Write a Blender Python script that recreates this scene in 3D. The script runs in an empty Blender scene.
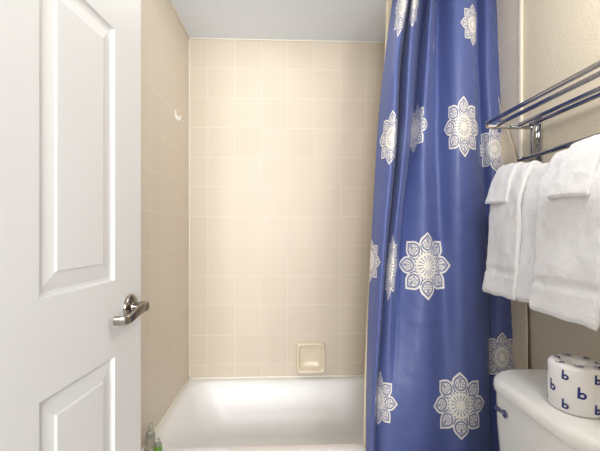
import bpy, bmesh, math, random
from mathutils import Vector, Matrix, noise

random.seed(4)
SC = bpy.context.scene
COL = SC.collection
PI = math.pi

# ------------------------------------------------------------------ camera
F = 370.0                     # focal length in pixels of the 600 wide frame
HC = 1.22                     # camera height
HZ = 230.0                    # horizon row
TH = math.atan(15.0 / F)      # yaw to the right
cT, sT = math.cos(TH), math.sin(TH)
XL, XR, YB, YF = -0.580, 0.944, 2.230, 0.18
ZC = HC + 191.0 / F * YB      # ceiling


def wx(px, Y):
    """world X of the vertical line seen at column px on the plane Y"""
    k = (px - 300.0) / F
    return Y * (sT + k * cT) / (cT - k * sT)


def wz(py, Y, X=0.0):
    return HC - (py - HZ) / F * (X * sT + Y * cT)


XL = wx(189.0, YB)
ZC = wz(40.0, YB)

cam_d = bpy.data.cameras.new('camera')
cam_d.sensor_width = 36.0
cam_d.lens = F / 600.0 * 36.0
cam_d.shift_y = (HZ - 225.5) / 600.0
cam_d.clip_start = 0.02
cam = bpy.data.objects.new('camera', cam_d)
cam.location = (0, 0, HC)
cam.rotation_euler = (PI / 2, 0, -TH)
COL.objects.link(cam)
SC.camera = cam


# ------------------------------------------------------------------ materials
def lin(c):
    c = c / 255.0
    return c / 12.92 if c <= 0.04045 else ((c + 0.055) / 1.055) ** 2.4


def rgb(r, g, b):
    return (lin(r), lin(g), lin(b), 1.0)


class NT:
    def __init__(self, m):
        self.t = m.node_tree
        self.n = self.t.nodes
        self.l = self.t.links

    def node(self, typ, **kw):
        n = self.n.new(typ)
        for k, v in kw.items():
            setattr(n, k, v)
        return n

    def put(self, sock, v):
        if isinstance(v, (int, float)):
            sock.default_value = v
        elif isinstance(v, (tuple, list)):
            sock.default_value = v
        else:
            self.l.new(v, sock)

    def m(self, op, a, b=None, c=None, clamp=False):
        n = self.n.new('ShaderNodeMath')
        n.operation = op
        n.use_clamp = clamp
        self.put(n.inputs[0], a)
        if b is not None:
            self.put(n.inputs[1], b)
        if c is not None:
            self.put(n.inputs[2], c)
        return n.outputs[0]

    def step(self, lo, hi, x):
        n = self.n.new('ShaderNodeMapRange')
        n.interpolation_type = 'SMOOTHSTEP'
        self.put(n.inputs['Value'], x)
        n.inputs['From Min'].default_value = lo
        n.inputs['From Max'].default_value = hi
        return n.outputs[0]

    def mix(self, f, a, b):
        n = self.n.new('ShaderNodeMix')
        n.data_type = 'RGBA'
        self.put(n.inputs['Factor'], f)
        self.put(n.inputs['A'], a)
        self.put(n.inputs['B'], b)
        return n.outputs['Result']


def base_mat(name, col, rough=0.5, metal=0.0, spec=0.5):
    m = bpy.data.materials.new(name)
    m.use_nodes = True
    b = m.node_tree.nodes['Principled BSDF']
    b.inputs['Base Color'].default_value = col
    b.inputs['Roughness'].default_value = rough
    b.inputs['Metallic'].default_value = metal
    b.inputs['Specular IOR Level'].default_value = spec
    return m, b, NT(m)


def noisy(name, col, rough=0.5, metal=0.0, scale=40, amt=0.06, bump=0.0, bdist=0.002, spec=0.5, detail=3):
    """plain paint/enamel with a faint mottled variation and optional bump"""
    m, b, t = base_mat(name, col, rough, metal, spec)
    tc = t.node('ShaderNodeTexCoord')
    nz = t.node('ShaderNodeTexNoise')
    nz.inputs['Scale'].default_value = scale
    nz.inputs['Detail'].default_value = detail
    t.l.new(tc.outputs['Object'], nz.inputs['Vector'])
    dark = tuple(c * (1 - amt) for c in col[:3]) + (1,)
    t.l.new(t.mix(nz.outputs['Fac'], dark, col), b.inputs['Base Color'])
    if bump:
        bp = t.node('ShaderNodeBump')
        bp.inputs['Strength'].default_value = bump
        bp.inputs['Distance'].default_value = bdist
        t.l.new(nz.outputs['Fac'], bp.inputs['Height'])
        t.l.new(bp.outputs['Normal'], b.inputs['Normal'])
    return m


def tile_mat(name, axis, u0, v0, tw, th):
    """glazed wall tile: grid in object space, grout lines, per-tile tint"""
    m, b, t = base_mat(name, rgb(222, 206, 178), 0.3)
    tc = t.node('ShaderNodeTexCoord')
    sp = t.node('ShaderNodeSeparateXYZ')
    t.l.new(tc.outputs['Object'], sp.inputs[0])
    u = t.m('DIVIDE', t.m('SUBTRACT', sp.outputs[axis], u0), tw)
    v = t.m('DIVIDE', t.m('SUBTRACT', sp.outputs['Z'], v0), th)
    fu, fv = t.m('FRACT', u), t.m('FRACT', v)
    du = t.m('MULTIPLY', t.m('MINIMUM', fu, t.m('SUBTRACT', 1.0, fu)), tw)
    dv = t.m('MULTIPLY', t.m('MINIMUM', fv, t.m('SUBTRACT', 1.0, fv)), th)
    d = t.m('MINIMUM', du, dv)
    tile = t.step(0.0010, 0.0030, d)
    cell = t.node('ShaderNodeCombineXYZ')
    t.l.new(t.m('FLOOR', u), cell.inputs[0])
    t.l.new(t.m('FLOOR', v), cell.inputs[1])
    wn = t.node('ShaderNodeTexWhiteNoise')
    wn.noise_dimensions = '2D'
    t.l.new(cell.outputs[0], wn.inputs['Vector'])
    nz = t.node('ShaderNodeTexNoise')
    nz.inputs['Scale'].default_value = 2.2
    t.l.new(tc.outputs['Object'], nz.inputs['Vector'])
    f = t.m('ADD', t.m('MULTIPLY', wn.outputs['Value'], 0.35), t.m('MULTIPLY', nz.outputs['Fac'], 0.65))
    tint = t.mix(f, rgb(215, 203, 187), rgb(223, 212, 197))
    t.l.new(t.mix(tile, rgb(231, 222, 208), tint), b.inputs['Base Color'])
    t.l.new(t.m('SUBTRACT', 0.65, t.m('MULTIPLY', tile, 0.18)), b.inputs['Roughness'])
    # pillowed tile edge and a slight wave of the glaze
    nz2 = t.node('ShaderNodeTexNoise')
    nz2.inputs['Scale'].default_value = 9
    t.l.new(tc.outputs['Object'], nz2.inputs['Vector'])
    h = t.m('ADD', t.step(0.0, 0.006, d), t.m('MULTIPLY', nz2.outputs['Fac'], 0.5))
    bp = t.node('ShaderNodeBump')
    bp.inputs['Strength'].default_value = 0.2
    bp.inputs['Distance'].default_value = 0.002
    t.l.new(h, bp.inputs['Height'])
    t.l.new(bp.outputs['Normal'], b.inputs['Normal'])
    return m


TW, TH_ = 0.1585, 0.1772
M = {}
M['tile_back'] = tile_mat('tile_back', 'X', wx(208, YB), ZC, TW, TH_)
M['tile_side'] = tile_mat('tile_side', 'Y', YB - 0.15, ZC, TW, TH_)
M['paint'] = noisy('cream_orange_peel_paint', rgb(219, 208, 187), 0.55, scale=130, amt=0.03, bump=0.55, bdist=0.004, detail=2)
M['ceiling'] = noisy('ceiling_paint', rgb(234, 242, 252), 0.7, scale=120, amt=0.03, bump=0.12)
M['caulk'] = noisy('white_caulk', rgb(242, 238, 226), 0.45, scale=60, amt=0.04)
M['bullnose'] = noisy('bullnose_glaze', rgb(236, 228, 212), 0.2, scale=20, amt=0.04)
M['door'] = noisy('door_paint', rgb(207, 207, 206), 0.36, scale=35, amt=0.015, bump=0.02)
M['tub'] = noisy('tub_enamel', rgb(243, 243, 243), 0.38, scale=5, amt=0.02)
M['china'] = noisy('china_glaze', rgb(240, 240, 236), 0.08, scale=5, amt=0.02)
M['soap'] = noisy('soap_dish_glaze', rgb(232, 221, 197), 0.22, scale=9, amt=0.03)
M['chrome'] = noisy('chrome', (0.40, 0.40, 0.41, 1), 0.09, 1.0, scale=30, amt=0.05)
M['nickel'] = noisy('polished_nickel', (0.36, 0.32, 0.28, 1), 0.16, 1.0, scale=30, amt=0.06)
M['steel_dark'] = noisy('dark_screw', (0.05, 0.05, 0.05, 1), 0.4, 0.8)
M['plastic'] = noisy('white_plastic', rgb(244, 242, 236), 0.3, amt=0.02)
M['floor'] = noisy('floor_vinyl', rgb(214, 208, 198), 0.4, scale=14, amt=0.1)
M['liner'] = noisy('liner_vinyl', rgb(224, 209, 184), 0.4, scale=12, amt=0.03)
M['mat'] = noisy('bath_mat_terry', rgb(238, 230, 226), 0.95, scale=420, amt=0.12, bump=0.6, bdist=0.003)
M['core'] = noisy('cardboard', rgb(150, 128, 100), 0.9, scale=60, amt=0.1)
M['ink'] = noisy('blue_print', rgb(38, 48, 122), 0.5, amt=0.02)
M['paper'] = noisy('wrapper_paper', rgb(243, 241, 241), 0.6, scale=50, amt=0.03, bump=0.25)
M['green'] = noisy('green_label', rgb(120, 176, 70), 0.4, scale=90, amt=0.4)
M['greyplast'] = noisy('grey_cap', rgb(186, 182, 168), 0.35, scale=50, amt=0.2)


def terry(name, col):
    m, b, t = base_mat(name, col, 0.95, 0, 0.2)
    tc = t.node('ShaderNodeTexCoord')
    vo = t.node('ShaderNodeTexVoronoi')
    vo.inputs['Scale'].default_value = 330
    t.l.new(tc.outputs['Object'], vo.inputs['Vector'])
    nz = t.node('ShaderNodeTexNoise')
    nz.inputs['Scale'].default_value = 55
    nz.inputs['Detail'].default_value = 5
    t.l.new(tc.outputs['Object'], nz.inputs['Vector'])
    h = t.m('ADD', t.m('MULTIPLY', vo.outputs['Distance'], 0.7), t.m('MULTIPLY', nz.outputs['Fac'], 1.4))
    bp = t.node('ShaderNodeBump')
    bp.inputs['Strength'].default_value = 0.45
    bp.inputs['Distance'].default_value = 0.004
    t.l.new(h, bp.inputs['Height'])
    t.l.new(bp.outputs['Normal'], b.inputs['Normal'])
    b.inputs['Sheen Weight'].default_value = 0.25
    return m


M['terry'] = terry('white_terry', rgb(238, 238, 240))
M['band'] = noisy('woven_band', rgb(244, 243, 244), 0.8, scale=260, amt=0.05, bump=0.3, spec=0.2)


def clear_mat():
    m, b, t = base_mat('clear_plastic', rgb(238, 240, 230), 0.12)
    b.inputs['Transmission Weight'].default_value = 0.75
    b.inputs['IOR'].default_value = 1.3
    return m


M['clear'] = clear_mat()


def curtain_mat():
    m, b, t = base_mat('blue_medallion_satin', rgb(70, 86, 160), 0.42)
    uv = t.node('ShaderNodeUVMap')
    uv.uv_map = 'motif'
    sp = t.node('ShaderNodeSeparateXYZ')
    t.l.new(uv.outputs['UV'], sp.inputs[0])
    x, y = sp.outputs[0], sp.outputs[1]
    r = t.m('SQRT', t.m('ADD', t.m('MULTIPLY', x, x), t.m('MULTIPLY', y, y)))
    th = t.m('ARCTAN2', x, y)
    # fold the angle into one half petal (eight petals, one points straight up)
    a = t.m('ABSOLUTE', t.m('SUBTRACT', t.m('FLOORED_MODULO', t.m('ADD', th, PI / 8), PI / 4), PI / 8))
    p = t.m('MULTIPLY', r, t.m('COSINE', a))
    q = t.m('MULTIPLY', r, t.m('SINE', a))

    def dist(cx, cy):
        dx, dy = t.m('SUBTRACT', p, cx), t.m('SUBTRACT', q, cy)
        return t.m('SQRT', t.m('ADD', t.m('MULTIPLY', dx, dx), t.m('MULTIPLY', dy, dy)))

    def band(v, c, w, s=0.012):
        return t.m('SUBTRACT', 1.0, t.step(w, w + s, t.m('ABSOLUTE', t.m('SUBTRACT', v, c))))

    # petal: a round heart drawn out to a point (tangents from the tip to a circle)
    PC, PR = 0.645, 0.264
    ph = math.acos(PR / (1.0 - PC))
    vx = t.m('SUBTRACT', p, PC)
    tang = t.m('ADD', t.m('MULTIPLY', vx, math.cos(ph)), t.m('MULTIPLY', q, math.sin(ph)))
    side = t.m('LESS_THAN', t.m('SUBTRACT', t.m('MULTIPLY', q, math.cos(ph)), t.m('MULTIPLY', vx, math.sin(ph))), 0.0)
    rad = dist(PC, 0.0)
    d = t.m('SUBTRACT', PR, t.m('ADD', t.m('MULTIPLY', side, tang), t.m('MULTIPLY', t.m('SUBTRACT', 1.0, side), rad)))
    inside = t.step(-0.008, 0.008, d)
    gap = band(d, 0.078, 0.016)                        # dark line inside the outer rim
    # lace inside the petal
    lace = band(dist(0.73, 0.075), 0.050, 0.004)
    for (cx, cy, rr, w) in ((0.60, 0.10, 0.045, 0.004), (0.84, 0.03, 0.035, 0.004), (0.50, 0.03, 0.05, 0.004)):
        lace = t.m('MAXIMUM', lace, band(dist(cx, cy), rr, w))
    stem = t.m('MULTIPLY', band(q, 0.0, 0.007), t.step(0.55, 0.60, p))
    lace = t.m('MULTIPLY', t.m('MAXIMUM', lace, stem), t.step(0.10, 0.12, d))
    # valley line between neighbouring petals
    half = t.m('SUBTRACT', PI / 8, a)
    valley = t.m('MULTIPLY', t.m('SUBTRACT', 1.0, t.step(0.012, 0.03, t.m('MULTIPLY', half, r))), t.step(0.42, 0.5, r))
    valley = t.m('MULTIPLY', valley, t.m('SUBTRACT', 1.0, t.step(0.60, 0.66, r)))
    dark = t.m('MAXIMUM', t.m('MULTIPLY', gap, t.step(0.40, 0.46, r)), t.m('MAXIMUM', lace, valley))
    # rosette in the middle
    ring = t.m('MULTIPLY', band(r, 0.40, 0.012), t.step(-0.3, 0.3, t.m('COSINE', t.m('MULTIPLY', th, 24.0))))
    spokes = t.m('MULTIPLY', t.step(0.55, 0.8, t.m('COSINE', t.m('MULTIPLY', th, 16.0))),
                 t.m('MULTIPLY', t.step(0.13, 0.15, r), t.m('SUBTRACT', 1.0, t.step(0.30, 0.32, r))))
    core = t.m('SUBTRACT', 1.0, t.step(0.42, 0.44, r))
    dark_core = t.m('MULTIPLY', t.m('MAXIMUM', ring, spokes), core)
    dark = t.m('MAXIMUM', t.m('MULTIPLY', dark, t.m('SUBTRACT', 1.0, core)), dark_core)
    white = t.m('MULTIPLY', t.m('MAXIMUM', inside, core), t.m('SUBTRACT', 1.0, t.m('MULTIPLY', dark, 0.92)))
    # satin weave
    tc = t.node('ShaderNodeTexCoord')
    mp = t.node('ShaderNodeMapping')
    mp.inputs['Scale'].default_value = (240, 60, 900)
    t.l.new(tc.outputs['Object'], mp.inputs['Vector'])
    nz = t.node('ShaderNodeTexNoise')
    nz.inputs['Scale'].default_value = 1.0
    nz.inputs['Detail'].default_value = 2
    t.l.new(mp.outputs['Vector'], nz.inputs['Vector'])
    blue = t.mix(nz.outputs['Fac'], rgb(70, 85, 144), rgb(97, 111, 169))
    t.l.new(t.mix(white, blue, rgb(240, 236, 228)), b.inputs['Base Color'])
    nz2 = t.node('ShaderNodeTexNoise')
    nz2.inputs['Scale'].default_value = 16
    nz2.inputs['Detail'].default_value = 4
    t.l.new(tc.outputs['Object'], nz2.inputs['Vector'])
    bp = t.node('ShaderNodeBump')
    bp.inputs['Strength'].default_value = 0.35
    bp.inputs['Distance'].default_value = 0.008
    t.l.new(t.m('ADD', nz2.outputs['Fac'], t.m('MULTIPLY', nz.outputs['Fac'], 0.05)), bp.inputs['Height'])
    t.l.new(bp.outputs['Normal'], b.inputs['Normal'])
    b.inputs['Sheen Weight'].default_value = 0.2
    b.inputs['Sheen Roughness'].default_value = 0.4
    b.inputs['Sheen Tint'].default_value = rgb(215, 220, 235)
    return m


M['curtain'] = curtain_mat()


# ------------------------------------------------------------------ mesh helpers
def obj(name, bm, mat, parent=None, smooth=False, angle=None):
    me = bpy.data.meshes.new(name)
    bmesh.ops.recalc_face_normals(bm, faces=bm.faces)
    bm.to_mesh(me)
    bm.free()
    for m in (mat if isinstance(mat, (list, tuple)) else [mat]):
        me.materials.append(M[m])
    if smooth:
        for p in me.polygons:
            p.use_smooth = True
        if angle is not None:
            try:
                me.set_sharp_from_angle(angle=math.radians(angle))
            except Exception:
                pass
    o = bpy.data.objects.new(name, me)
    COL.objects.link(o)
    if parent:
        o.parent = parent
    return o


def tag(o, label=None, cat=None, group=None, kind=None):
    if label:
        o['label'] = label
    if cat:
        o['category'] = cat
    if group:
        o['group'] = group
    if kind:
        o['kind'] = kind
    return o


def empty(name, loc, rz=0.0):
    o = bpy.data.objects.new(name, None)
    o.empty_display_size = 0.05
    o.location = loc
    o.rotation_euler = (0, 0, rz)
    COL.objects.link(o)
    return o


def add_box(bm, x0, x1, y0, y1, z0, z1, bevel=0.0, seg=2):
    r = bmesh.ops.create_cube(bm, size=1.0)
    vs = r['verts']
    for v in vs:
        v.co = Vector(((x0 + x1) / 2 + v.co.x * (x1 - x0), (y0 + y1) / 2 + v.co.y * (y1 - y0), (z0 + z1) / 2 + v.co.z * (z1 - z0)))
    if bevel:
        es = list({e for v in vs for e in v.link_edges})
        bmesh.ops.bevel(bm, geom=es, offset=bevel, segments=seg, affect='EDGES', profile=0.5)


def box(name, x0, x1, y0, y1, z0, z1, mat, parent=None, bevel=0.0, seg=2):
    bm = bmesh.new()
    add_box(bm, x0, x1, y0, y1, z0, z1, bevel, seg)
    return obj(name, bm, mat, parent, smooth=bevel > 0, angle=40)


def rings(bm, loops, close_u=True, cap0=False, cap1=False, mat=0):
    """skin a list of equally long vertex loops"""
    vs = [[bm.verts.new(p) for p in lp] for lp in loops]
    n = len(vs[0])
    fs = []
    for i in range(len(vs) - 1):
        for j in range(n if close_u else n - 1):
            k = (j + 1) % n
            fs.append(bm.faces.new((vs[i][j], vs[i][k], vs[i + 1][k], vs[i + 1][j])))
    if cap0:
        fs.append(bm.faces.new(vs[0]))
    if cap1:
        fs.append(bm.faces.new(list(reversed(vs[-1]))))
    for f in fs:
        f.material_index = mat
    return vs


def add_tube(bm, pts, r, n=14, caps=True):
    pts = [Vector(p) for p in pts]
    rr = r if isinstance(r, (list, tuple)) else [r] * len(pts)
    loops = []
    up = None
    for i, p in enumerate(pts):
        if i == 0:
            d = pts[1] - p
        elif i == len(pts) - 1:
            d = p - pts[i - 1]
        else:
            d = (pts[i + 1] - pts[i - 1])
        d.normalize()
        if up is None:
            up = Vector((0, 0, 1)) if abs(d.z) < 0.9 else Vector((1, 0, 0))
        a = d.cross(up).normalized()
        up = a.cross(d).normalized()
        loops.append([p + (a * math.cos(2 * PI * k / n) + up * math.sin(2 * PI * k / n)) * rr[i] for k in range(n)])
    rings(bm, loops, True, caps, caps)


def add_lathe(bm, prof, cx, cy, n=40, mat=0):
    """prof: list of (radius, z)"""
    loops = [[(cx + r * math.cos(2 * PI * k / n), cy + r * math.sin(2 * PI * k / n), z) for k in range(n)] for r, z in prof]
    rings(bm, loops, True, prof[0][0] > 1e-4, prof[-1][0] > 1e-4, mat)


def cr(p0, p1, p2, p3, t):
    return 0.5 * ((2 * p1) + (-p0 + p2) * t + (2 * p0 - 5 * p1 + 4 * p2 - p3) * t * t + (-p0 + 3 * p1 - 3 * p2 + p3) * t * t * t)


def spline(vals, s):
    i = min(max(int(math.floor(s)), 0), len(vals) - 2)
    t = s - i
    g = lambda k: vals[min(max(k, 0), len(vals) - 1)]
    return cr(g(i - 1), g(i), g(i + 1), g(i + 2), t)


def lerp_table(xs, ys, x):
    """smooth table look-up, xs rising"""
    if x <= xs[0]:
        return ys[0]
    for i in range(len(xs) - 1):
        if x <= xs[i + 1]:
            h = xs[i + 1] - xs[i]
            t = (x - xs[i]) / h

            def sl(k):
                if k <= 0:
                    return (ys[1] - ys[0]) / (xs[1] - xs[0])
                if k >= len(xs) - 1:
                    return (ys[-1] - ys[-2]) / (xs[-1] - xs[-2])
                return (ys[k + 1] - ys[k - 1]) / (xs[k + 1] - xs[k - 1])
            m0, m1 = sl(i) * h, sl(i + 1) * h
            t2, t3 = t * t, t * t * t
            return (2 * t3 - 3 * t2 + 1) * ys[i] + (t3 - 2 * t2 + t) * m0 + (-2 * t3 + 3 * t2) * ys[i + 1] + (t3 - t2) * m1
    return ys[-1]


def rrect(x0, x1, y0, y1, r, n=8):
    """rounded rectangle loop, 4*(n+1) points"""
    pts = []
    for cx, cy, a0 in ((x1 - r, y1 - r, 0), (x0 + r, y1 - r, PI / 2), (x0 + r, y0 + r, PI), (x1 - r, y0 + r, 1.5 * PI)):
        for k in range(n + 1):
            a = a0 + PI / 2 * k / n
            pts.append((cx + r * math.cos(a), cy + r * math.sin(a)))
    return pts


# ------------------------------------------------------------------ room
YT = 1.444                    # front end of the tiled alcove
S = lambda o: tag(o, kind='structure')
WT = 0.10
S(box('floor', XL - WT, XR + WT, -0.6, YB + WT, -0.05, 0.0, 'floor'))
S(box('ceiling', XL - WT, XR + WT, YF - 0.12, YB + WT, ZC, ZC + 0.06, 'ceiling'))
S(box('wall_back', XL, XR, YB, YB + WT, 0.0, ZC, 'tile_back'))
S(box('wall_left', XL - WT, XL, YF - 0.12, YB + WT, 0.0, ZC, 'tile_side'))
S(box('wall_right', XR, XR + WT, YF - 0.12, YB + WT, 0.0, ZC, 'paint'))
# doorway wall: nib, wide part and header
bm = bmesh.new()
add_box(bm, 0.27, XR, YF - 0.12, YF, 0.0, ZC)
add_box(bm, XL, -0.575, YF - 0.12, YF, 0.0, ZC)
add_box(bm, -0.575, 0.27, YF - 0.12, YF, 2.10, ZC)
S(obj('wall_front', bm, 'paint'))
# tile field on the right wall of the alcove, its bullnose edge and the sealant joints
S(box('wall_alcove', XR - 0.006, XR, YT, YB, 0.0, ZC, 'tile_side'))
bm = bmesh.new()
add_box(bm, XR - 0.012, XR, YT - 0.018, YT + 0.003, 0.0, ZC, 0.004)
S(obj('trim_1', bm, 'bullnose', smooth=True, angle=40))
S(box('trim_2', XL, XL + 0.007, YB - 0.007, YB, 0.345, ZC, 'caulk', bevel=0.002))
S(box('trim_3', XL, XR, YB - 0.007, YB, ZC - 0.008, ZC, 'caulk', bevel=0.002))
S(box('trim_4', XL, XL + 0.008, YT, YB, ZC - 0.008, ZC, 'caulk', bevel=0.002))
S(box('baseboard_right', XR - 0.012, XR, YF, 1.46, 0.0, 0.09, 'caulk', bevel=0.003))

# ------------------------------------------------------------------ bathtub
RIM = wz(377, YB)
TY0, TY1 = 1.470, YB - 0.002
tub = bmesh.new()
ox0, ox1 = XL + 0.002, XR - 0.008
N = 10
outer = rrect(ox0, ox1, TY0, TY1, 0.012, N)


def L(pts, z):
    return [(x, y, z) for x, y in pts]


lo = [L(rrect(ox0, ox1, TY0 + 0.012, TY1, 0.012, N), 0.0),
      L(rrect(ox0, ox1, TY0 + 0.012, TY1, 0.012, N), RIM - 0.055),
      L(rrect(ox0, ox1, TY0, TY1, 0.012, N), RIM - 0.045),
      L(rrect(ox0, ox1, TY0, TY1, 0.012, N), RIM - 0.010),
      L(rrect(ox0 + 0.004, ox1 - 0.004, TY0 + 0.004, TY1 - 0.004, 0.012, N), RIM - 0.002),
      L(rrect(ox0 + 0.010, ox1 - 0.010, TY0 + 0.010, TY1 - 0.008, 0.012, N), RIM)]
for (dx0, dx1, dy0, dy1, r, dz) in ((0.030, 0.070, 0.046, 0.040, 0.10, 0.0), (0.036, 0.078, 0.054, 0.046, 0.10, -0.003),
                                    (0.044, 0.086, 0.066, 0.053, 0.105, -0.012), (0.060, 0.10, 0.074, 0.066, 0.11, -0.05),
                                    (0.105, 0.14, 0.088, 0.092, 0.13, -0.16), (0.160, 0.17, 0.105, 0.118, 0.14, -0.245),
                                    (0.200, 0.20, 0.130, 0.150, 0.13, -0.270), (0.30, 0.30, 0.21, 0.23, 0.10, -0.276)):
    lo.append(L(rrect(ox0 + dx0, ox1 - dx1, TY0 + dy0, TY1 - dy1, r, N), RIM + dz))
rings(tub, lo, True, True, True)
tub_o = tag(obj('bathtub', tub, 'tub', smooth=True, angle=50), 'white built-in bathtub below the beige tiled walls', 'bathtub')
# drain inside
bm = bmesh.new()
add_lathe(bm, [(0.0001, RIM - 0.272), (0.03, RIM - 0.272), (0.033, RIM - 0.276)], 0.55, 1.85, 24)
tag(obj('drain', bm, 'chrome', tub_o, True), 'chrome drain')
S(box('trim_5', XL, XL + 0.010, TY0, TY1, RIM - 0.002, RIM + 0.012, 'caulk', bevel=0.003))
S(box('trim_6', XL, XR - 0.006, YB - 0.010, YB, RIM - 0.002, RIM + 0.010, 'caulk', bevel=0.003))

# ------------------------------------------------------------------ soap dish
cx = (wx(296, YB) + wx(325, YB)) / 2
hw = (wx(325, YB) - wx(296, YB)) / 2
cz = (wz(342, YB) + wz(371, YB)) / 2
hh = (wz(342, YB) - wz(371, YB)) / 2
bm = bmesh.new()


def sd(scale, d0, dlow, r, dzc=0.0):
    """rounded square; depth grows towards the lower lip by dlow"""
    out = []
    for (x, z) in rrect(-hw * scale, hw * scale, -hh * scale, hh * scale, r, 6):
        k = 0.5 - 0.5 * z / hh
        out.append((cx + x, YB - (d0 + dlow * max(k, 0) ** 2), cz + z + dzc))
    return out


rings(bm, [sd(1.0, 0.0, 0, 0.018), sd(1.0, 0.012, 0.006, 0.02), sd(0.975, 0.022, 0.014, 0.022), sd(0.93, 0.027, 0.020, 0.024),
           sd(0.84, 0.027, 0.020, 0.024), sd(0.79, 0.022, 0.016, 0.022), sd(0.74, 0.010, 0.006, 0.02, 0.002), sd(0.66, 0.004, 0.004, 0.02, 0.003),
           sd(0.2, 0.004, 0.002, 0.01, 0.003)], True, True, True)
tag(obj('soap_dish', bm, 'soap', smooth=True, angle=60), 'square cream ceramic soap dish set in the back tile wall above the tub', 'soap dish')

# ------------------------------------------------------------------ hook on the left wall
Yh = (-XL) * F / (285 - 177)
zh = wz(117, Yh)
bm = bmesh.new()
add_box(bm, XL, XL + 0.004, Yh - 0.011, Yh + 0.011, zh - 0.018, zh + 0.032, 0.0018)
add_tube(bm, [(XL + 0.003, Yh, zh + 0.000), (XL + 0.007, Yh, zh - 0.016), (XL + 0.014, Yh, zh - 0.024), (XL + 0.021, Yh, zh - 0.018), (XL + 0.023, Yh, zh - 0.002)],
         [0.006, 0.006, 0.006, 0.006, 0.005], 10)
tag(obj('wall_hook', bm, 'plastic', smooth=True, angle=45), 'small white plastic hook stuck to the left tile wall', 'hook')

# ------------------------------------------------------------------ door
Ye = 1.0                                    # depth of the latch edge
Pe = Vector((wx(141, Ye), Ye, 0))
da = math.atan((320 - 285) / F)             # door direction off the room axis
dirn = Vector((math.sin(da), math.cos(da), 0))
nrm = Vector((math.cos(da), -math.sin(da), 0))   # faces into the room
DW = 0.815
DT = 0.035
DBOT, DTOP = 0.012, 2.05
door_bm = bmesh.new()
# local: s = distance from latch edge towards the hinge, n = out of the face, z


def dp(s, n, z):
    v = Pe - dirn * s + nrm * n
    return (v.x, v.y, z)


ss = lambda zr: (1.0 - zr) / math.cos(da) * Ye
colA = (ss(0.875), ss(0.645))
colB = (ss(0.535), ss(0.535) + colA[1] - colA[0])
zA = (HC - 0.117, HC + 0.466)               # big upper panel
zB = (0.24, HC - 0.294)                     # lower panel
zT = (HC + 0.576, HC + 0.735)               # small top panel
gs = [0, colA[0], colA[1], colB[0], colB[1], DW]
gz = [DBOT, zB[0], zB[1], zA[0], zA[1], zT[0], zT[1], DTOP]
panels = {(i, j) for i in (1, 3) for j in (1, 3, 5)}


def face_side(sign):
    base = 0.0 if sign > 0 else -DT
    V = {}

    def vert(s, d, z):
        k = (round(s, 5), round(d, 5), round(z, 5))
        if k not in V:
            V[k] = door_bm.verts.new(dp(s, base + sign * d, z))
        return V[k]
    for i in range(5):
        for j in range(7):
            a, b, c, d = gs[i], gs[i + 1], gz[j], gz[j + 1]
            if (i, j) not in panels:
                door_bm.faces.new((vert(a, 0, c), vert(b, 0, c), vert(b, 0, d), vert(a, 0, d)))
                continue
            prof = [(0, 0), (0.003, -0.007), (0.009, -0.0085), (0.040, -0.0035), (0.0425, -0.0008), (0.046, -0.0004)]
            prev = None
            for w, dep in prof:
                q = [vert(a + w, dep, c + w), vert(b - w, dep, c + w), vert(b - w, dep, d - w), vert(a + w, dep, d - w)]
                if prev:
                    for k in range(4):
                        door_bm.faces.new((prev[k], prev[(k + 1) % 4], q[(k + 1) % 4], q[k]))
                prev = q
            door_bm.faces.new(prev)
    return V


Vf, Vb = face_side(1), face_side(-1)


def edge_strip(keys):
    for k0, k1 in zip(keys[:-1], keys[1:]):
        door_bm.faces.new((Vf[k0], Vf[k1], Vb[k1], Vb[k0]))


rk = lambda s, z: (round(s, 5), 0.0, round(z, 5))
edge_strip([rk(0, z) for z in gz])
edge_strip([rk(DW, z) for z in gz])
edge_strip([rk(s, DBOT) for s in gs])
edge_strip([rk(s, DTOP) for s in gs])
door = obj('door_1', door_bm, 'door')
tag(door, 'white six-panel door standing open along the left wall', 'door', kind='structure')
mod = door.modifiers.new('bevel', 'BEVEL')
mod.width = 0.0012
mod.segments = 2
mod.limit_method = 'ANGLE'
mod.angle_limit = math.radians(50)

# handle: rosette, neck and lever
sh = ss(179.0 / (320 - 130.0))
zh2 = wz(305, Ye * 0.942)
hb = bmesh.new()


def hdisc(bm, prof, s, z, n=32):
    loops = []
    for r, nn in prof:
        loops.append([dp(s + r * math.cos(2 * PI * k / n), nn, z + r * math.sin(2 * PI * k / n)) for k in range(n)])
    rings(bm, loops, True, True, True)


hdisc(hb, [(0.031, 0.0), (0.031, 0.004), (0.028, 0.0075), (0.022, 0.010), (0.014, 0.011), (0.013, 0.014)], sh, zh2)
hdl = tag(obj('door_handle', hb, 'nickel', door, True, 50), 'polished nickel door handle')
hb = bmesh.new()
hdisc(hb, [(0.0115, 0.012), (0.0115, 0.024), (0.013, 0.027), (0.013, 0.042), (0.011, 0.045)], sh, zh2, 24)
obj('neck', hb, 'nickel', hdl, True, 50)
hb = bmesh.new()
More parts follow.
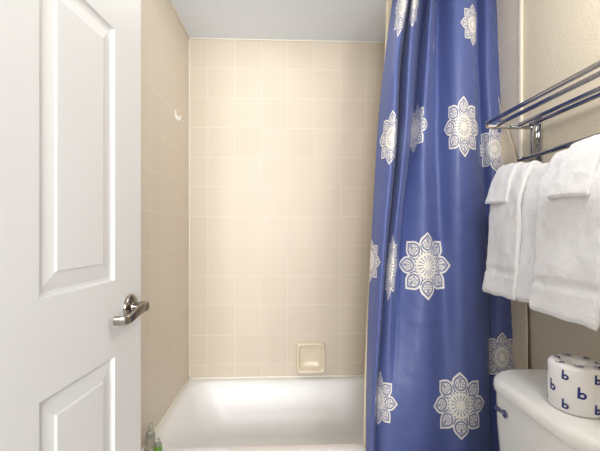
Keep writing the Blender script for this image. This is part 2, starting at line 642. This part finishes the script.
# flat blade that runs towards the hinge and returns towards the door at its end
path = [(-0.012, 0.037, 0.000), (0.0, 0.038, 0.0), (0.03, 0.039, -0.003), (0.055, 0.040, -0.008), (0.072, 0.040, -0.012), (0.081, 0.037, -0.014), (0.086, 0.029, -0.015), (0.088, 0.010, -0.015)]
halfh = [0.010, 0.0125, 0.0115, 0.0105, 0.010, 0.010, 0.010, 0.010]
loops = []
for i, (s, n_, z) in enumerate(path):
    a = path[max(i - 1, 0)]
    b = path[min(i + 1, len(path) - 1)]
    ts, tn = b[0] - a[0], b[1] - a[1]
    l = math.hypot(ts, tn)
    ps, pn = -tn / l, ts / l        # across the blade, in plan
    hwid, hht = 0.0055, halfh[i]
    lp = []
    for (u, v) in rrect(-hwid, hwid, -hht, hht, 0.003, 3):
        lp.append(dp(sh + s + ps * u, n_ + pn * u, zh2 + z + v))
    loops.append(lp)
rings(hb, loops, True, True, True)
obj('lever', hb, 'nickel', hdl, True, 45)
# hinges on the far side
for hz in (0.25, 1.05, 1.85):
    bm = bmesh.new()
    add_tube(bm, [dp(DW + 0.004, 0.003, hz - 0.045), dp(DW + 0.004, 0.003, hz + 0.045)], 0.006, 12)
    tag(obj('hinge', bm, 'nickel', door, True, 50), 'nickel hinge')

# ------------------------------------------------------------------ shower curtain
# columns: fold lines of the cloth; each row gives their place (frame column) and how far they sit behind the row's depth
KEYROWS = [  # image row, depth, columns
    (-16, 1.578, (393.5, 408, 410.5, 411, 416.5, 424, 429, 433, 437.5, 455, 474, 476, 487, 497.5)),
    (60, 1.545, (384, 397, 400.5, 402, 410, 417, 420, 428, 436.5, 456, 475, 477, 488, 499.5)),
    (130, 1.515, (377.5, 394, 397.5, 399, 406, 412, 414, 424, 436, 457, 477, 479.5, 491, 503.5)),
    (200, 1.480, (373.5, 388, 391.5, 393, 399, 404, 406, 424, 438, 458, 481, 484, 496, 508)),
    (260, 1.450, (370.5, 383, 386, 387, 393, 399, 403, 425, 441, 460, 485, 487.5, 501, 513)),
    (330, 1.422, (368, 379, 381.5, 382.5, 389, 396, 402, 425, 443, 463, 486.5, 488.5, 502, 516)),
    (400, 1.398, (366.5, 374, 377, 378.5, 385, 393, 401, 425, 445, 466, 487, 489, 502, 517)),
    (470, 1.385, (366, 372, 375, 377, 384, 392, 401, 425, 446, 467, 488, 490, 503, 518)),
    (520, 1.380, (366, 372, 375, 377, 384, 392, 401, 425, 446, 467, 488, 490, 503, 518)),
]
OFF_TOP = (0.060, -0.030, 0.085, 0.075, -0.045, 0.080, 0.060, -0.035, 0.075, -0.030, -0.020, 0.060, 0.012, 0.040)
OFF_MID = (0.080, -0.004, 0.080, 0.040, -0.026, 0.040, 0.030, -0.030, 0.016, -0.042, 0.004, 0.075, 0.040, 0.060)
OFF_BOT = (0.085, 0.022, 0.070, 0.040, 0.000, -0.014, -0.022, -0.032, -0.010, -0.030, 0.012, 0.062, 0.050, 0.058)
hs, rows = [], []
for (py, Y, cols) in KEYROWS:
    k = min(max(py / 400.0, 0), 1)
    if k < 0.6:
        w = k / 0.6
        off = [a * (1 - w) + b * w for a, b in zip(OFF_TOP, OFF_MID)]
    else:
        w = (k - 0.6) / 0.4
        off = [a * (1 - w) + b * w for a, b in zip(OFF_MID, OFF_BOT)]
    if py > 450:
        off = [min(o, 0.050) for o in off]
    pts = [(wx(c, Y + o), Y + o) for c, o in zip(cols, off)]
    hs.append(wz(py, Y, 0.3))
    rows.append(pts)
hs_r = hs[::-1]
rows_r = rows[::-1]
NK = 14
SUB = 13
NS = (NK - 1) * SUB + 1
ZTOP, ZBOT = hs[0], 0.14
NR = 190


def plan_at(z):
    return [(lerp_table(hs_r, [r[i][0] for r in rows_r], z), lerp_table(hs_r, [r[i][1] for r in rows_r], z)) for i in range(NK)]


CREASE = [wz(205, 1.46, 0.3), wz(322, 1.41, 0.3)]
grid = []
arc = []
for ir in range(NR):
    z = ZBOT + (ZTOP - ZBOT) * ir / (NR - 1)
    pl = plan_at(z)
    line = []
    for js in range(NS):
        s = js / SUB
        x = spline([p[0] for p in pl], s)
        y = spline([p[1] for p in pl], s)
        # packing creases, small drag wrinkles and pucker under the header
        for cz_ in CREASE:
            y -= 0.0035 * math.exp(-((z - cz_) / 0.008) ** 2) * (0.6 + 0.4 * math.sin(s * 2.1))
        nv = noise.noise(Vector((x * 9, y * 9, z * 5)))
        y += 0.004 * nv
        y += 0.0022 * noise.noise(Vector((x * 30 + z * 12, 3.0, z * 22)))
        y += 0.003 * math.exp(-((ZTOP - z) / 0.03) ** 2) * math.sin(s * 11)
        line.append(Vector((x, y, z)))
    ac = [0.0]
    for a, b in zip(line[:-1], line[1:]):
        ac.append(ac[-1] + (b - a).length)
    grid.append(line)
    arc.append(ac)
# medallions: (fold coordinate, image row, half width m, half height px)
MOT = [(7.12, 265, 0.124, 33.5), (8.80, 404, 0.112, 33), (9.3, 128, 0.090, 31.5), (12.2, 146, 0.085, 25), (12.0, 363, 0.072, 26),
       (6.2, 126, 0.085, 26), (0.85, 138, 0.070, 28), (0.0, 262, 0.078, 23), (3.7, 267, 0.050, 33), (3.15, 402, 0.085, 27),
       (0.85, 4, 0.050, 38), (4.0, 2, 0.056, 31), (9.85, 26, 0.062, 22), (11.05, 258, 0.05, 12), (7.7, 40, 0.008, 6),
       (12.9, 262, 0.07, 2), (2.2, 530, 0.085, 30), (7.1, 540, 0.1, 30), (11.9, 560, 0.07, 28)]
mots = []
for (s, py, rx, rpx) in MOT:
    Y = 1.575 - 0.175 * min(max(py / 400, 0), 1)
    zc = wz(py, Y, 0.3)
    ir = min(max(int(round((zc - ZBOT) / (ZTOP - ZBOT) * (NR - 1))), 0), NR - 1)
    js = min(max(int(round(s * SUB)), 0), NS - 1)
    mots.append((js, zc, rx, rpx / F * Y))
me = bpy.data.meshes.new('shower_curtain')
verts = [v for ln in grid for v in ln]
faces = []
for i in range(NR - 1):
    for j in range(NS - 1):
        a = i * NS + j
        faces.append((a, a + 1, a + NS + 1, a + NS))
me.from_pydata(verts, [], faces)
uvl = me.uv_layers.new(name='motif')


def mloc(i, j, mt):
    js, zc, rx, ry = mt
    return ((arc[i][j] - arc[i][js]) / rx, (grid[i][j].z - zc) / ry)


for p in me.polygons:
    vi = me.loops[p.loop_start].vertex_index
    i, j = divmod(vi, NS)
    best = min(mots, key=lambda mt: (lambda q: q[0] ** 2 + q[1] ** 2)(mloc(i, j, mt)))
    for li in p.loop_indices:
        ii, jj = divmod(me.loops[li].vertex_index, NS)
        uvl.data[li].uv = mloc(ii, jj, best)
    p.use_smooth = True
me.materials.append(M['curtain'])
curtain = bpy.data.objects.new('shower_curtain', me)
COL.objects.link(curtain)
md = curtain.modifiers.new('thickness', 'SOLIDIFY')
md.thickness = 0.0014
md.offset = 1
tag(curtain, 'blue satin shower curtain with white medallions, bunched at the right of the tub', 'shower curtain')

# rod with end flanges, and the hooks that carry the curtain
RY, RZ = 1.60, ZTOP + 0.055
rod = empty('curtain_rod', (XL, RY, RZ))
bm = bmesh.new()
add_tube(bm, [(0.004, 0, 0), (XR - XL - 0.010, 0, 0)], 0.0125, 20)
obj('rod', bm, 'chrome', rod, True, 50)
for x0, sg in ((0.0, 1), (XR - XL - 0.006, -1)):
    bm = bmesh.new()
    prof = [(0.034, 0.0), (0.034, 0.006), (0.024, 0.013), (0.016, 0.020), (0.016, 0.030)]
    rings(bm, [[(x0 + sg * d, r * math.cos(2 * PI * k / 28), r * math.sin(2 * PI * k / 28)) for k in range(28)] for r, d in prof], True, True, True)
    obj('flange', bm, 'chrome', rod, True, 50)
tag(rod, 'chrome shower curtain rod above the tub, only its right end shows', 'curtain rod')
for js in (6, 30, 56, 84, 112, 130, 150, 164):
    p = grid[-1][js]
    bm = bmesh.new()
    pts = [(p.x, p.y - 0.004, p.z - 0.012), (p.x, p.y - 0.012, p.z + 0.01)]
    for k in range(11):
        a = -2.4 + k * 0.46
        pts.append((p.x, RY + 0.017 * math.sin(a), RZ + 0.017 * math.cos(a)))
    add_tube(bm, pts, 0.0018, 6)
    tag(obj('hook', bm, 'chrome', curtain, True), 'chrome hook')

# ------------------------------------------------------------------ liner behind the curtain
LIN = [  # image row, curtain depth, left column, forward reach of the right edge (depth)
    (-16, 1.578, 386.5, 1.625), (43, 1.55, 384.5, 1.600), (98, 1.53, 380.5, 1.560), (160, 1.50, 376.0, 1.450), (240, 1.46, 371.0, 1.410),
    (320, 1.425, 367.0, 1.380), (400, 1.398, 364.3, 1.375), (470, 1.385, 363.5, 1.375), (530, 1.380, 363.5, 1.375)]
lh = [wz(py, Y, 0.3) for py, Y, a, b in LIN][::-1]
NL = 60
bm = bmesh.new()
loops = []
for ir in range(120):
    z = RIM + 0.012 + (ZTOP + 0.005 - RIM - 0.012) * ir / 119
    Yc = lerp_table(lh, [r[1] for r in LIN][::-1], z)
    lx = lerp_table(lh, [r[2] for r in LIN][::-1], z)
    Yr = lerp_table(lh, [r[3] for r in LIN][::-1], z)
    Yl = Yc + 0.088
    if z > 0.5:
        Yl += 0.02 * min((z - 0.5) / 0.5, 1)
    Yw = Yc + 0.088 + 0.02 * min(max((z - 0.5) / 0.5, 0), 1)
    x0 = wx(lx, Yl)
    xw = XR - 0.016
    ln = []
    for j in range(NL):
        t = j / (NL - 1)
        if t < 0.75:
            u = t / 0.75
            x = x0 + (xw - x0) * (1 - (1 - u) ** 1.15)
            y = Yl + (Yw - Yl) * u - 0.010 * math.sin(u * PI * 5) ** 2 * (1 if 0.02 < u < 0.98 else 0)
            y = min(y, Yw + 0.004)
        else:
            u = (t - 0.75) / 0.25
            e = min(u * 4, 1)
            x = xw + 0.003 * math.sin(u * 3.0 + z * 4)
            y = Yw + (Yr - Yw) * u
        ln.append((x, y, z))
    loops.append(ln)
rings(bm, loops, False)
liner = tag(obj('shower_liner', bm, 'liner', smooth=True), 'plain off-white shower liner hanging behind the blue curtain', 'shower liner')
md = liner.modifiers.new('thickness', 'SOLIDIFY')
md.thickness = 0.0008

# ------------------------------------------------------------------ towel rack
AY = 1.338
NY = 0.755
rack = empty('towel_rack', (XR, AY, HC + 0.394))
tag(rack, 'chrome wall-mounted towel shelf with open bars above the white towels', 'towel rack')


def rk_(x, y, z):
    return (x - XR, y - AY, z - HC - 0.394)


BARS = [wx(487, AY), wx(499.5, AY), wx(521.5, AY), wx(532, AY)]
zb = HC + 0.394
for yy in (AY, NY):
    bm = bmesh.new()
    x, y, z = rk_(XR, yy, HC)
    add_box(bm, -0.007, 0.0, y - 0.020, y + 0.020, -0.245, 0.030, 0.003)
    obj('wall_plate', bm, 'chrome', rack, True, 40)
    bm = bmesh.new()
    add_box(bm, BARS[0] - XR - 0.004, -0.006, y - 0.003, y + 0.003, -0.020, -0.006, 0.0015)
    add_box(bm, -0.030, -0.006, y - 0.006, y + 0.006, -0.135, -0.006, 0.002)
    obj('arm', bm, 'chrome', rack, True, 40)
    bm = bmesh.new()
    add_box(bm, wx(519, AY) - XR, -0.006, y - 0.004, y + 0.004, -0.140, -0.120, 0.002)
    obj('arm', bm, 'chrome', rack, True, 40)
    bm = bmesh.new()
    add_box(bm, 0.792 - XR, -0.006, y - 0.004, y + 0.004, -0.236, -0.218, 0.002)
    obj('arm', bm, 'chrome', rack, True, 40)
for x in BARS:
    bm = bmesh.new()
    add_tube(bm, [rk_(x, AY + 0.010, zb), rk_(x, AY + 0.008, zb), rk_(x, NY - 0.010, zb)], [0.004, 0.0072, 0.0072], 14)
    obj('shelf_bar', bm, 'chrome', rack, True, 50)
for (x, z, r) in ((wx(521, AY), HC + 0.262, 0.0085), (0.806, HC + 0.168, 0.0065)):
    bm = bmesh.new()
    add_tube(bm, [rk_(x, AY + 0.012, z), rk_(x, AY + 0.009, z), rk_(x, NY - 0.012, z)], [r * 0.6, r, r], 16)
    obj('towel_bar', bm, 'chrome', rack, True, 50)
bm = bmesh.new()
xs = wx(510, AY)
for k in range(1):
    rings(bm, [[(xs - XR + r * math.cos(2 * PI * a / 12), d, -0.012 + r * math.sin(2 * PI * a / 12)) for a in range(12)] for r, d in ((0.0028, -0.003), (0.0028, -0.0048), (0.0015, -0.0052))], True, True, True)
tag(obj('screw', bm, 'steel_dark', rack, True), 'dark screw')


# ------------------------------------------------------------------ towels
def resample(path, n):
    P = [Vector(p) for p in path]
    dense = []
    for i in range(len(P) - 1):
        g = lambda k: P[min(max(k, 0), len(P) - 1)]
        for t in range(12):
            dense.append(cr(g(i - 1), g(i), g(i + 1), g(i + 2), t / 12))
    dense.append(P[-1])
    ls = [0.0]
    for a, b in zip(dense[:-1], dense[1:]):
        ls.append(ls[-1] + (b - a).length)
    out = []
    k = 0
    for i in range(n):
        d = ls[-1] * i / (n - 1)
        while k < len(ls) - 2 and ls[k + 1] < d:
            k += 1
        t = (d - ls[k]) / max(ls[k + 1] - ls[k], 1e-9)
        out.append(dense[k].lerp(dense[k + 1], t))
    return out, ls[-1]


def drape(name, path, y0, y1, thick, seed, mat='terry', parent=None, nx=90, ny=34, amp=0.0055, flare=0.0, band=None, hem_wave=0.004):
    """cloth hung over a bar: path is an (x, z) outline from back hem over the bar to front hem, run from y0 to y1.
    A closed slab, `thick` deep towards the inside of the fold, with soft edges."""
    pts, total = resample([(a, b, 0) for a, b in path], nx)
    nr = []
    for i in range(nx):
        d = (pts[min(i + 1, nx - 1)] - pts[max(i - 1, 0)]).normalized()
        nr.append(Vector((d.y, -d.x, 0)))          # outward: path runs back -> front (towards -x)
    yc = (y0 + y1) / 2
    hwid = abs(y1 - y0) / 2
    loops = []
    er = min(thick * 0.5, 0.016)
    for i in range(nx):
        p, n = pts[i], -nr[i]
        tf = i / (nx - 1)
        endd = min(tf, 1 - tf) * total
        shrink = 0.0
        if endd < er:
            shrink = er - math.sqrt(max(er * er - (er - endd) ** 2, 0))
        lp = []
        # section across the width, rounded ends
        sec = []
        for k in range(ny):
            sec.append((-hwid + er + (2 * hwid - 2 * er) * k / (ny - 1), 0.0))
        for k in range(1, 6):
            a = PI / 2 * k / 6
            sec.append((hwid - er + er * math.sin(a), er - er * math.cos(a)))
        for k in range(6):
            a = PI / 2 * k / 6
            sec.append((hwid - er + er * math.cos(a), thick - er + er * math.sin(a)))
        for k in range(ny):
            sec.append((hwid - er - (2 * hwid - 2 * er) * k / (ny - 1), thick))
        for k in range(1, 6):
            a = PI / 2 * k / 6
            sec.append((-hwid + er - er * math.sin(a), thick - er + er * math.cos(a)))
        for k in range(6):
            a = PI / 2 * k / 6
            sec.append((-hwid + er - er * math.cos(a), er - er * math.sin(a)))
        for (w, dep) in sec:
            k = 1.0 + flare * max(0.0, tf - 0.5) * 2
            yy = yc + w * k
            dd = dep
            dd = shrink + dep * (1 - 2 * shrink / thick)
            outer_ = 1 - dep / thick
            v = Vector((p.x + n.x * dd, yy, p.y + n.y * dd))
            nz = noise.noise(Vector((v.x * 7 + seed, v.y * 9, v.z * 8))) * amp * 1.6
            nz += noise.noise(Vector((v.x * 30 + seed, v.y * 40, v.z * 34))) * amp * 0.45
            if band and dep < thick * 0.5:
                zrel = (p.y - path[-1][1])
                if tf > 0.5 and band[0] < zrel < band[1]:
                    nz -= 0.0030
            v.x -= n.x * nz
            v.z -= n.y * nz
            if endd < 0.05:
                v.z += (1 - endd / 0.05) * hem_wave * noise.noise(Vector((seed, v.y * 22, tf)))
            lp.append(v)
        loops.append(lp)
    bm = bmesh.new()
    rings(bm, loops, True, True, True)
    return obj(name, bm, mat, parent, True, 70)


def P(off, zbot_front, zbot_back):
    """outline over the lower bar, pushed outward by off"""
    back = [(0.868 + off * 0.6, HC - 0.18), (0.866 + off * 0.6, HC + 0.05), (0.860 + off * 0.5, HC + 0.15)]
    top = [(0.840 + off * 0.3, HC + 0.200 + off * 0.6), (0.808, HC + 0.218 + off), (0.789 - off * 0.3, HC + 0.203 + off * 0.9), (0.772 - off * 0.7, HC + 0.162 + off * 0.5)]
    front = [(0.755 - off, HC + 0.10), (0.748 - off, HC - 0.02), (0.738 - off, HC - 0.13), (0.730 - off, HC - 0.235)]

    def at(line, z):
        for a, b in zip(line[:-1], line[1:]):
            if min(a[1], b[1]) <= z <= max(a[1], b[1]):
                t = (z - a[1]) / (b[1] - a[1])
                return (a[0] + (b[0] - a[0]) * t, z)
        return (line[-1][0], z)
    zb, zf = HC + zbot_back, HC + zbot_front
    b0 = at(back, zb)
    f0 = at(top[-1:] + front, zf)
    return [b0] + [p for p in back if p[1] > zb + 0.015] + top + [p for p in front if p[1] > zf + 0.015] + [f0]


T1 = drape('bath_towel', P(-0.012, -0.226, -0.18), 1.330, 1.078, 0.024, 1.0)
tag(T1, 'white folded bath towel on the bar nearest the blue curtain', 'towel', 'folded white bath towels on the rack')
f1 = drape('folded_layer', P(0.004, -0.226, 0.02), 1.334, 1.155, 0.015, 2.3, parent=T1, band=(0.075, 0.100))
T2 = drape('bath_towel', P(-0.006, -0.230, -0.18), 1.070, 0.800, 0.028, 5.0)
tag(T2, 'white folded bath towel at the right edge, hanging above the toilet paper roll', 'towel', 'folded white bath towels on the rack')
f2 = drape('folded_layer', P(0.012, -0.234, 0.02), 1.066, 0.834, 0.017, 6.7, parent=T2, band=(0.075, 0.105))
W1 = drape('washcloth', P(0.015, 0.096, 0.13), 1.338, 1.227, 0.010, 9.0, nx=60, ny=22)
tag(W1, 'small white washcloth laid over the bath towel beside the blue curtain', 'washcloth', 'white washcloths draped over the bath towels')
W2 = drape('washcloth', P(0.027, 0.086, 0.13), 1.000, 0.868, 0.014, 12.0, nx=60, ny=22)
tag(W2, 'small white washcloth laid over the right-hand bath towel', 'washcloth', 'white washcloths draped over the bath towels')

# ------------------------------------------------------------------ toilet
LT = HC - 0.470               # top of the lid
YFAR, YNEAR = 1.236, 0.760
XF = wx(485, 1.20)
toilet = empty('toilet', ((XF + XR) / 2, (YFAR + YNEAR) / 2, 0))
tag(toilet, 'white ceramic toilet against the right wall, its tank below the towels', 'toilet')
TX, TYc = toilet.location.x, toilet.location.y


def tl(pts, z):
    return [(x - TX, y - TYc, z) for x, y in pts]


def plan(x0, x1, y0, y1, rf, rb=0.02, n=10):
    """tank plan: large radius on the two front corners (low x)"""
    pts = []
    for cx_, cy_, r, a0 in ((x1 - rb, y1 - rb, rb, 0), (x0 + rf, y1 - rf, rf, PI / 2), (x0 + rf, y0 + rf, rf, PI), (x1 - rb, y0 + rb, rb, 1.5 * PI)):
        for k in range(n + 1):
            a = a0 + PI / 2 * k / n
            pts.append((cx_ + r * math.cos(a), cy_ + r * math.sin(a)))
    return pts


bk = XR - 0.012
bm = bmesh.new()
rings(bm, [tl(plan(XF + 0.035, bk - 0.01, YNEAR + 0.045, YFAR - 0.045, 0.075), 0.40),
           tl(plan(XF + 0.022, bk - 0.006, YNEAR + 0.028, YFAR - 0.028, 0.085), 0.46),
           tl(plan(XF + 0.014, bk - 0.004, YNEAR + 0.016, YFAR - 0.016, 0.090), 0.60),
           tl(plan(XF + 0.012, bk - 0.004, YNEAR + 0.014, YFAR - 0.014, 0.090), LT - 0.040)], True, True, True)
obj('tank', bm, 'china', toilet, True, 50)
bm = bmesh.new()
lid = []
for ins, z in ((0.006, LT - 0.042), (0.001, LT - 0.038), (0.0, LT - 0.028), (0.001, LT - 0.016), (0.005, LT - 0.007), (0.012, LT - 0.002), (0.022, LT), (0.07, LT + 0.0)):
    lid.append(tl(plan(XF + ins, bk - ins * 0.4, YNEAR + ins, YFAR - ins, 0.115 - ins * 0.6, 0.03), z))
rings(bm, lid, True, True, True)
obj('tank_lid', bm, 'china', toilet, True, 60)
# flush lever on the front near the far corner
bm = bmesh.new()
add_tube(bm, [(XF + 0.034 - TX, 1.105 - TYc, LT - 0.093), (XF + 0.008 - TX, 1.105 - TYc, LT - 0.093)], [0.014, 0.012], 16)
add_tube(bm, [(XF + 0.012 - TX, 1.105 - TYc, LT - 0.093), (XF + 0.010 - TX, 1.130 - TYc, LT - 0.094), (XF + 0.010 - TX, 1.150 - TYc, LT - 0.095)], [0.005, 0.006, 0.0075], 12)
tag(obj('flush_lever', bm, 'chrome', toilet, True, 50), 'chrome flush lever')
# bowl, seat and foot
yc = TYc


def oval(x0, x1, w, z, n=44, sq=2.3):
    out = []
    cx_ = (x0 + x1) / 2
    a_ = (x1 - x0) / 2
    for k in range(n):
        a = 2 * PI * k / n
        c, s = math.cos(a), math.sin(a)
        out.append((cx_ + a_ * math.copysign(abs(c) ** (2 / sq), c) - TX, w * math.copysign(abs(s) ** (2 / sq), s), z))
    return out


bm = bmesh.new()
rings(bm, [oval(XF - 0.30, bk - 0.05, 0.105, 0.0), oval(XF - 0.30, bk - 0.05, 0.105, 0.03), oval(XF - 0.26, bk - 0.06, 0.09, 0.12), oval(XF - 0.34, bk - 0.05, 0.125, 0.22),
           oval(XF - 0.44, bk - 0.04, 0.17, 0.33), oval(XF - 0.46, bk - 0.02, 0.182, 0.385), oval(XF - 0.455, bk - 0.02, 0.178, 0.40),
           oval(XF - 0.42, XF - 0.06, 0.13, 0.40), oval(XF - 0.40, XF - 0.08, 0.11, 0.33), oval(XF - 0.33, XF - 0.14, 0.06, 0.24)], True, True, True)
obj('bowl', bm, 'china', toilet, True, 60)
bm = bmesh.new()
rings(bm, [oval(XF - 0.47, XF - 0.015, 0.186, 0.402), oval(XF - 0.475, XF - 0.015, 0.19, 0.412), oval(XF - 0.47, XF - 0.02, 0.186, 0.422), oval(XF - 0.42, XF - 0.05, 0.15, 0.428)], True, True, True)
obj('seat_lid', bm, 'plastic', toilet, True, 50)

# ------------------------------------------------------------------ toilet paper roll
RR, RH = 0.066, 0.120
ry = 0.950
rx_ = wx(577.5, ry)
bm = bmesh.new()
prof = [(RR - 0.010, 0.0), (RR - 0.002, 0.002), (RR, 0.008), (RR + 0.0006, RH * 0.5), (RR, RH - 0.008), (RR - 0.003, RH - 0.002), (RR - 0.012, RH + 0.0005), (0.030, RH - 0.002), (0.020, RH - 0.005), (0.014, RH - 0.012), (0.008, RH - 0.020), (0.002, RH - 0.022)]
n = 72
loops = []
for r, z in prof:
    lp = []
    for k in range(n):
        a = 2 * PI * k / n
        w = 1.0
        dz = 0.0
        if z > RH * 0.9 and r < RR - 0.001:
            dz = 0.0028 * noise.noise(Vector((math.cos(a) * 3.0, math.sin(a) * 3.0, r * 60))) + 0.0015 * noise.noise(Vector((math.cos(a) * 9, math.sin(a) * 9, r * 30)))
        lp.append((r * w * math.cos(a), r * w * math.sin(a), z + dz))
    loops.append(lp)
rings(bm, loops, True, True, True)
nb_paper = None


def letter_b(bm, place, size, mi=1):
    """a bold lower-case b: stem with a rounded foot and a ring bowl, drawn as strips and put on the surface by place(u, v)"""
    def strip(a, b):
        va = [bm.verts.new(place(u * size, v * size)) for u, v in a]
        vb = [bm.verts.new(place(u * size, v * size)) for u, v in b]
        for k in range(len(a) - 1):
            f = bm.faces.new((va[k], va[k + 1], vb[k + 1], vb[k]))
            f.material_index = mi
    # stem, leaning a little
    st = [(-0.29 + 0.04 * t, -0.46 + 0.98 * t) for t in (0, 0.25, 0.5, 0.75, 1.0)]
    strip(st, [(u + 0.19, v) for u, v in st])
    K = 22
    a0 = [(0.06 + 0.33 * math.cos(2 * PI * k / K), -0.20 + 0.30 * math.sin(2 * PI * k / K)) for k in range(K + 1)]
    a1 = [(0.06 + 0.14 * math.cos(2 * PI * k / K), -0.20 + 0.12 * math.sin(2 * PI * k / K)) for k in range(K + 1)]
    strip(a0, a1)


def on_side(ang, zc, tilt):
    def place(u, v):
        c, s = math.cos(tilt), math.sin(tilt)
        uu, vv = u * c - v * s, u * s + v * c
        a = ang + uu / RR
        return ((RR + 0.0011) * math.cos(a), (RR + 0.0011) * math.sin(a), zc + vv)
    return place


# view direction from roll to camera gives the angle that faces the lens
face = math.atan2(-ry, -rx_)
for k in range(12):
    ang = face + (k - 6) * PI / 6 + 0.64
    if k % 2 == 0:
        for zc in (0.098, 0.024):
            letter_b(bm, on_side(ang, zc, 0.0), 0.024)
    else:
        letter_b(bm, on_side(ang, 0.061, 0.0), 0.029)
for k in range(7):
    a = k * 2 * PI / 7 + 0.5
    rr_ = 0.044 + 0.006 * (k % 2)
    px_, py_ = rr_ * math.cos(a), rr_ * math.sin(a)
    t_ = random.uniform(0, 6.28)

    def place(u, v, px_=px_, py_=py_, t_=t_):
        x = px_ + u * math.cos(t_) - v * math.sin(t_)
        y = py_ + u * math.sin(t_) + v * math.cos(t_)
        return (x, y, RH + 0.0030)
    letter_b(bm, place, 0.021)
roll = obj('toilet_paper_roll', bm, ['paper', 'ink'], None, True, 60)
roll.location = (rx_, ry, LT + 0.0005)
tag(roll, 'wrapped toilet paper roll with blue letter b print, standing on the toilet tank', 'toilet paper')
# ------------------------------------------------------------------ bath mat over the tub rim
mx0, mx1 = wx(229, 1.50), 0.292
path = [(1.509, RIM + 0.004), (1.507, RIM + 0.010), (1.500, RIM + 0.0115), (1.485, RIM + 0.0115), (1.472, RIM + 0.010), (1.461, RIM + 0.004), (1.4575, RIM - 0.012), (1.4575, RIM - 0.20)]
pts, tot = resample([(a, b, 0) for a, b in path], 60)
bm = bmesh.new()
loops = []
for i, p in enumerate(pts):
    d = (pts[min(i + 1, 59)] - pts[max(i - 1, 0)]).normalized()
    nn = Vector((d.y, -d.x))
    lp = []
    for (u, v) in rrect(mx0, mx1, 0.0, 0.010, 0.0045, 4):
        # v runs from the rim outward
        wob = 0.0012 * noise.noise(Vector((u * 20, p.x * 30, p.y * 30)))
        lp.append((u, p.x - nn.x * (0.010 - v + wob), p.y - nn.y * (0.010 - v + wob)))
    loops.append(lp)
# extra points along the width come from subdivision
rings(bm, loops, True, True, True)
mat_o = obj('bath_mat', bm, 'mat', None, True, 60)
tag(mat_o, 'white bath mat folded over the front rim of the bathtub', 'bath mat')

# ------------------------------------------------------------------ toiletries in the tub corner
bx = wx(146.5, 1.50)


def bottle(name, x, y, r, h, mats, label, cat):
    bm = bmesh.new()
    add_lathe(bm, [(r * 0.85, 0), (r, 0.003), (r, h * 0.62), (r * 0.8, h * 0.70), (r * 0.45, h * 0.74), (r * 0.45, h * 0.80)], 0, 0, 24)
    o = obj(name, bm, mats[0], None, True, 50)
    o.location = (x, y, RIM + 0.0005)
    bm = bmesh.new()
    add_lathe(bm, [(r * 0.6, h * 0.79), (r * 0.62, h * 0.80), (r * 0.60, h * 0.98), (r * 0.5, h)], 0, 0, 24)
    obj('cap', bm, mats[1], o, True, 50)
    bm = bmesh.new()
    n = 24
    rings(bm, [[((r + 0.0006) * math.cos(2 * PI * k / n), (r + 0.0006) * math.sin(2 * PI * k / n), z) for k in range(n)] for z in (h * 0.12, h * 0.52)], True)
    obj('sticker', bm, mats[2], o, True)
    tag(o, label, cat)
    return o


bottle('toiletry_bottle', XL + 0.031, 1.512, 0.017, 0.105, ('clear', 'greyplast', 'greyplast'), 'small clear bottle with grey cap on the tub corner beside the door', 'bottle')
bottle('toiletry_bottle', XL + 0.066, 1.497, 0.015, 0.052, ('clear', 'clear', 'green'), 'short clear bottle with green label on the tub corner', 'bottle')

# ------------------------------------------------------------------ light
world = bpy.data.worlds.new('world')
SC.world = world
world.use_nodes = True
bg = world.node_tree.nodes['Background']
bg.inputs['Color'].default_value = (0.95, 0.97, 1.0, 1)
bg.inputs['Strength'].default_value = 0.6


def area(name, loc, aim, size, power, col=(1, 0.96, 0.9), size_y=None):
    ld = bpy.data.lights.new(name, 'AREA')
    ld.energy = power
    ld.color = col
    ld.size = size
    if size_y:
        ld.shape = 'RECTANGLE'
        ld.size_y = size_y
    o = bpy.data.objects.new(name, ld)
    o.location = loc
    o.rotation_euler = (Vector(aim) - Vector(loc)).to_track_quat('-Z', 'Y').to_euler()
    COL.objects.link(o)
    return o


def globe(name, loc, r, power, col):
    ld = bpy.data.lights.new(name, 'POINT')
    ld.energy = power
    ld.color = col
    ld.shadow_soft_size = r
    o = bpy.data.objects.new(name, ld)
    o.location = loc
    COL.objects.link(o)
    return o


globe('bathroom_globe_lamp', (0.62, 0.64, 2.0), 0.13, 12, (1, 0.975, 0.94))
area('doorway_fill', (0.10, -2.0, 1.45), (0.0, 2.0, 1.40), 1.2, 88, (0.99, 0.985, 0.98))  # added fill from behind the camera through the doorway, not a known lamp
area('alcove_fill', (-0.05, 1.68, ZC - 0.012), (-0.05, 1.70, 0), 0.45, 1.35, (1, 0.98, 0.95))  # unseen fill under the ceiling, added to brighten the tub alcove

SC.view_settings.view_transform = 'Standard'
SC.view_settings.look = 'None'
SC.view_settings.gamma = 1.0
SC.view_settings.use_curve_mapping = False
SC.view_settings.exposure = 0.36
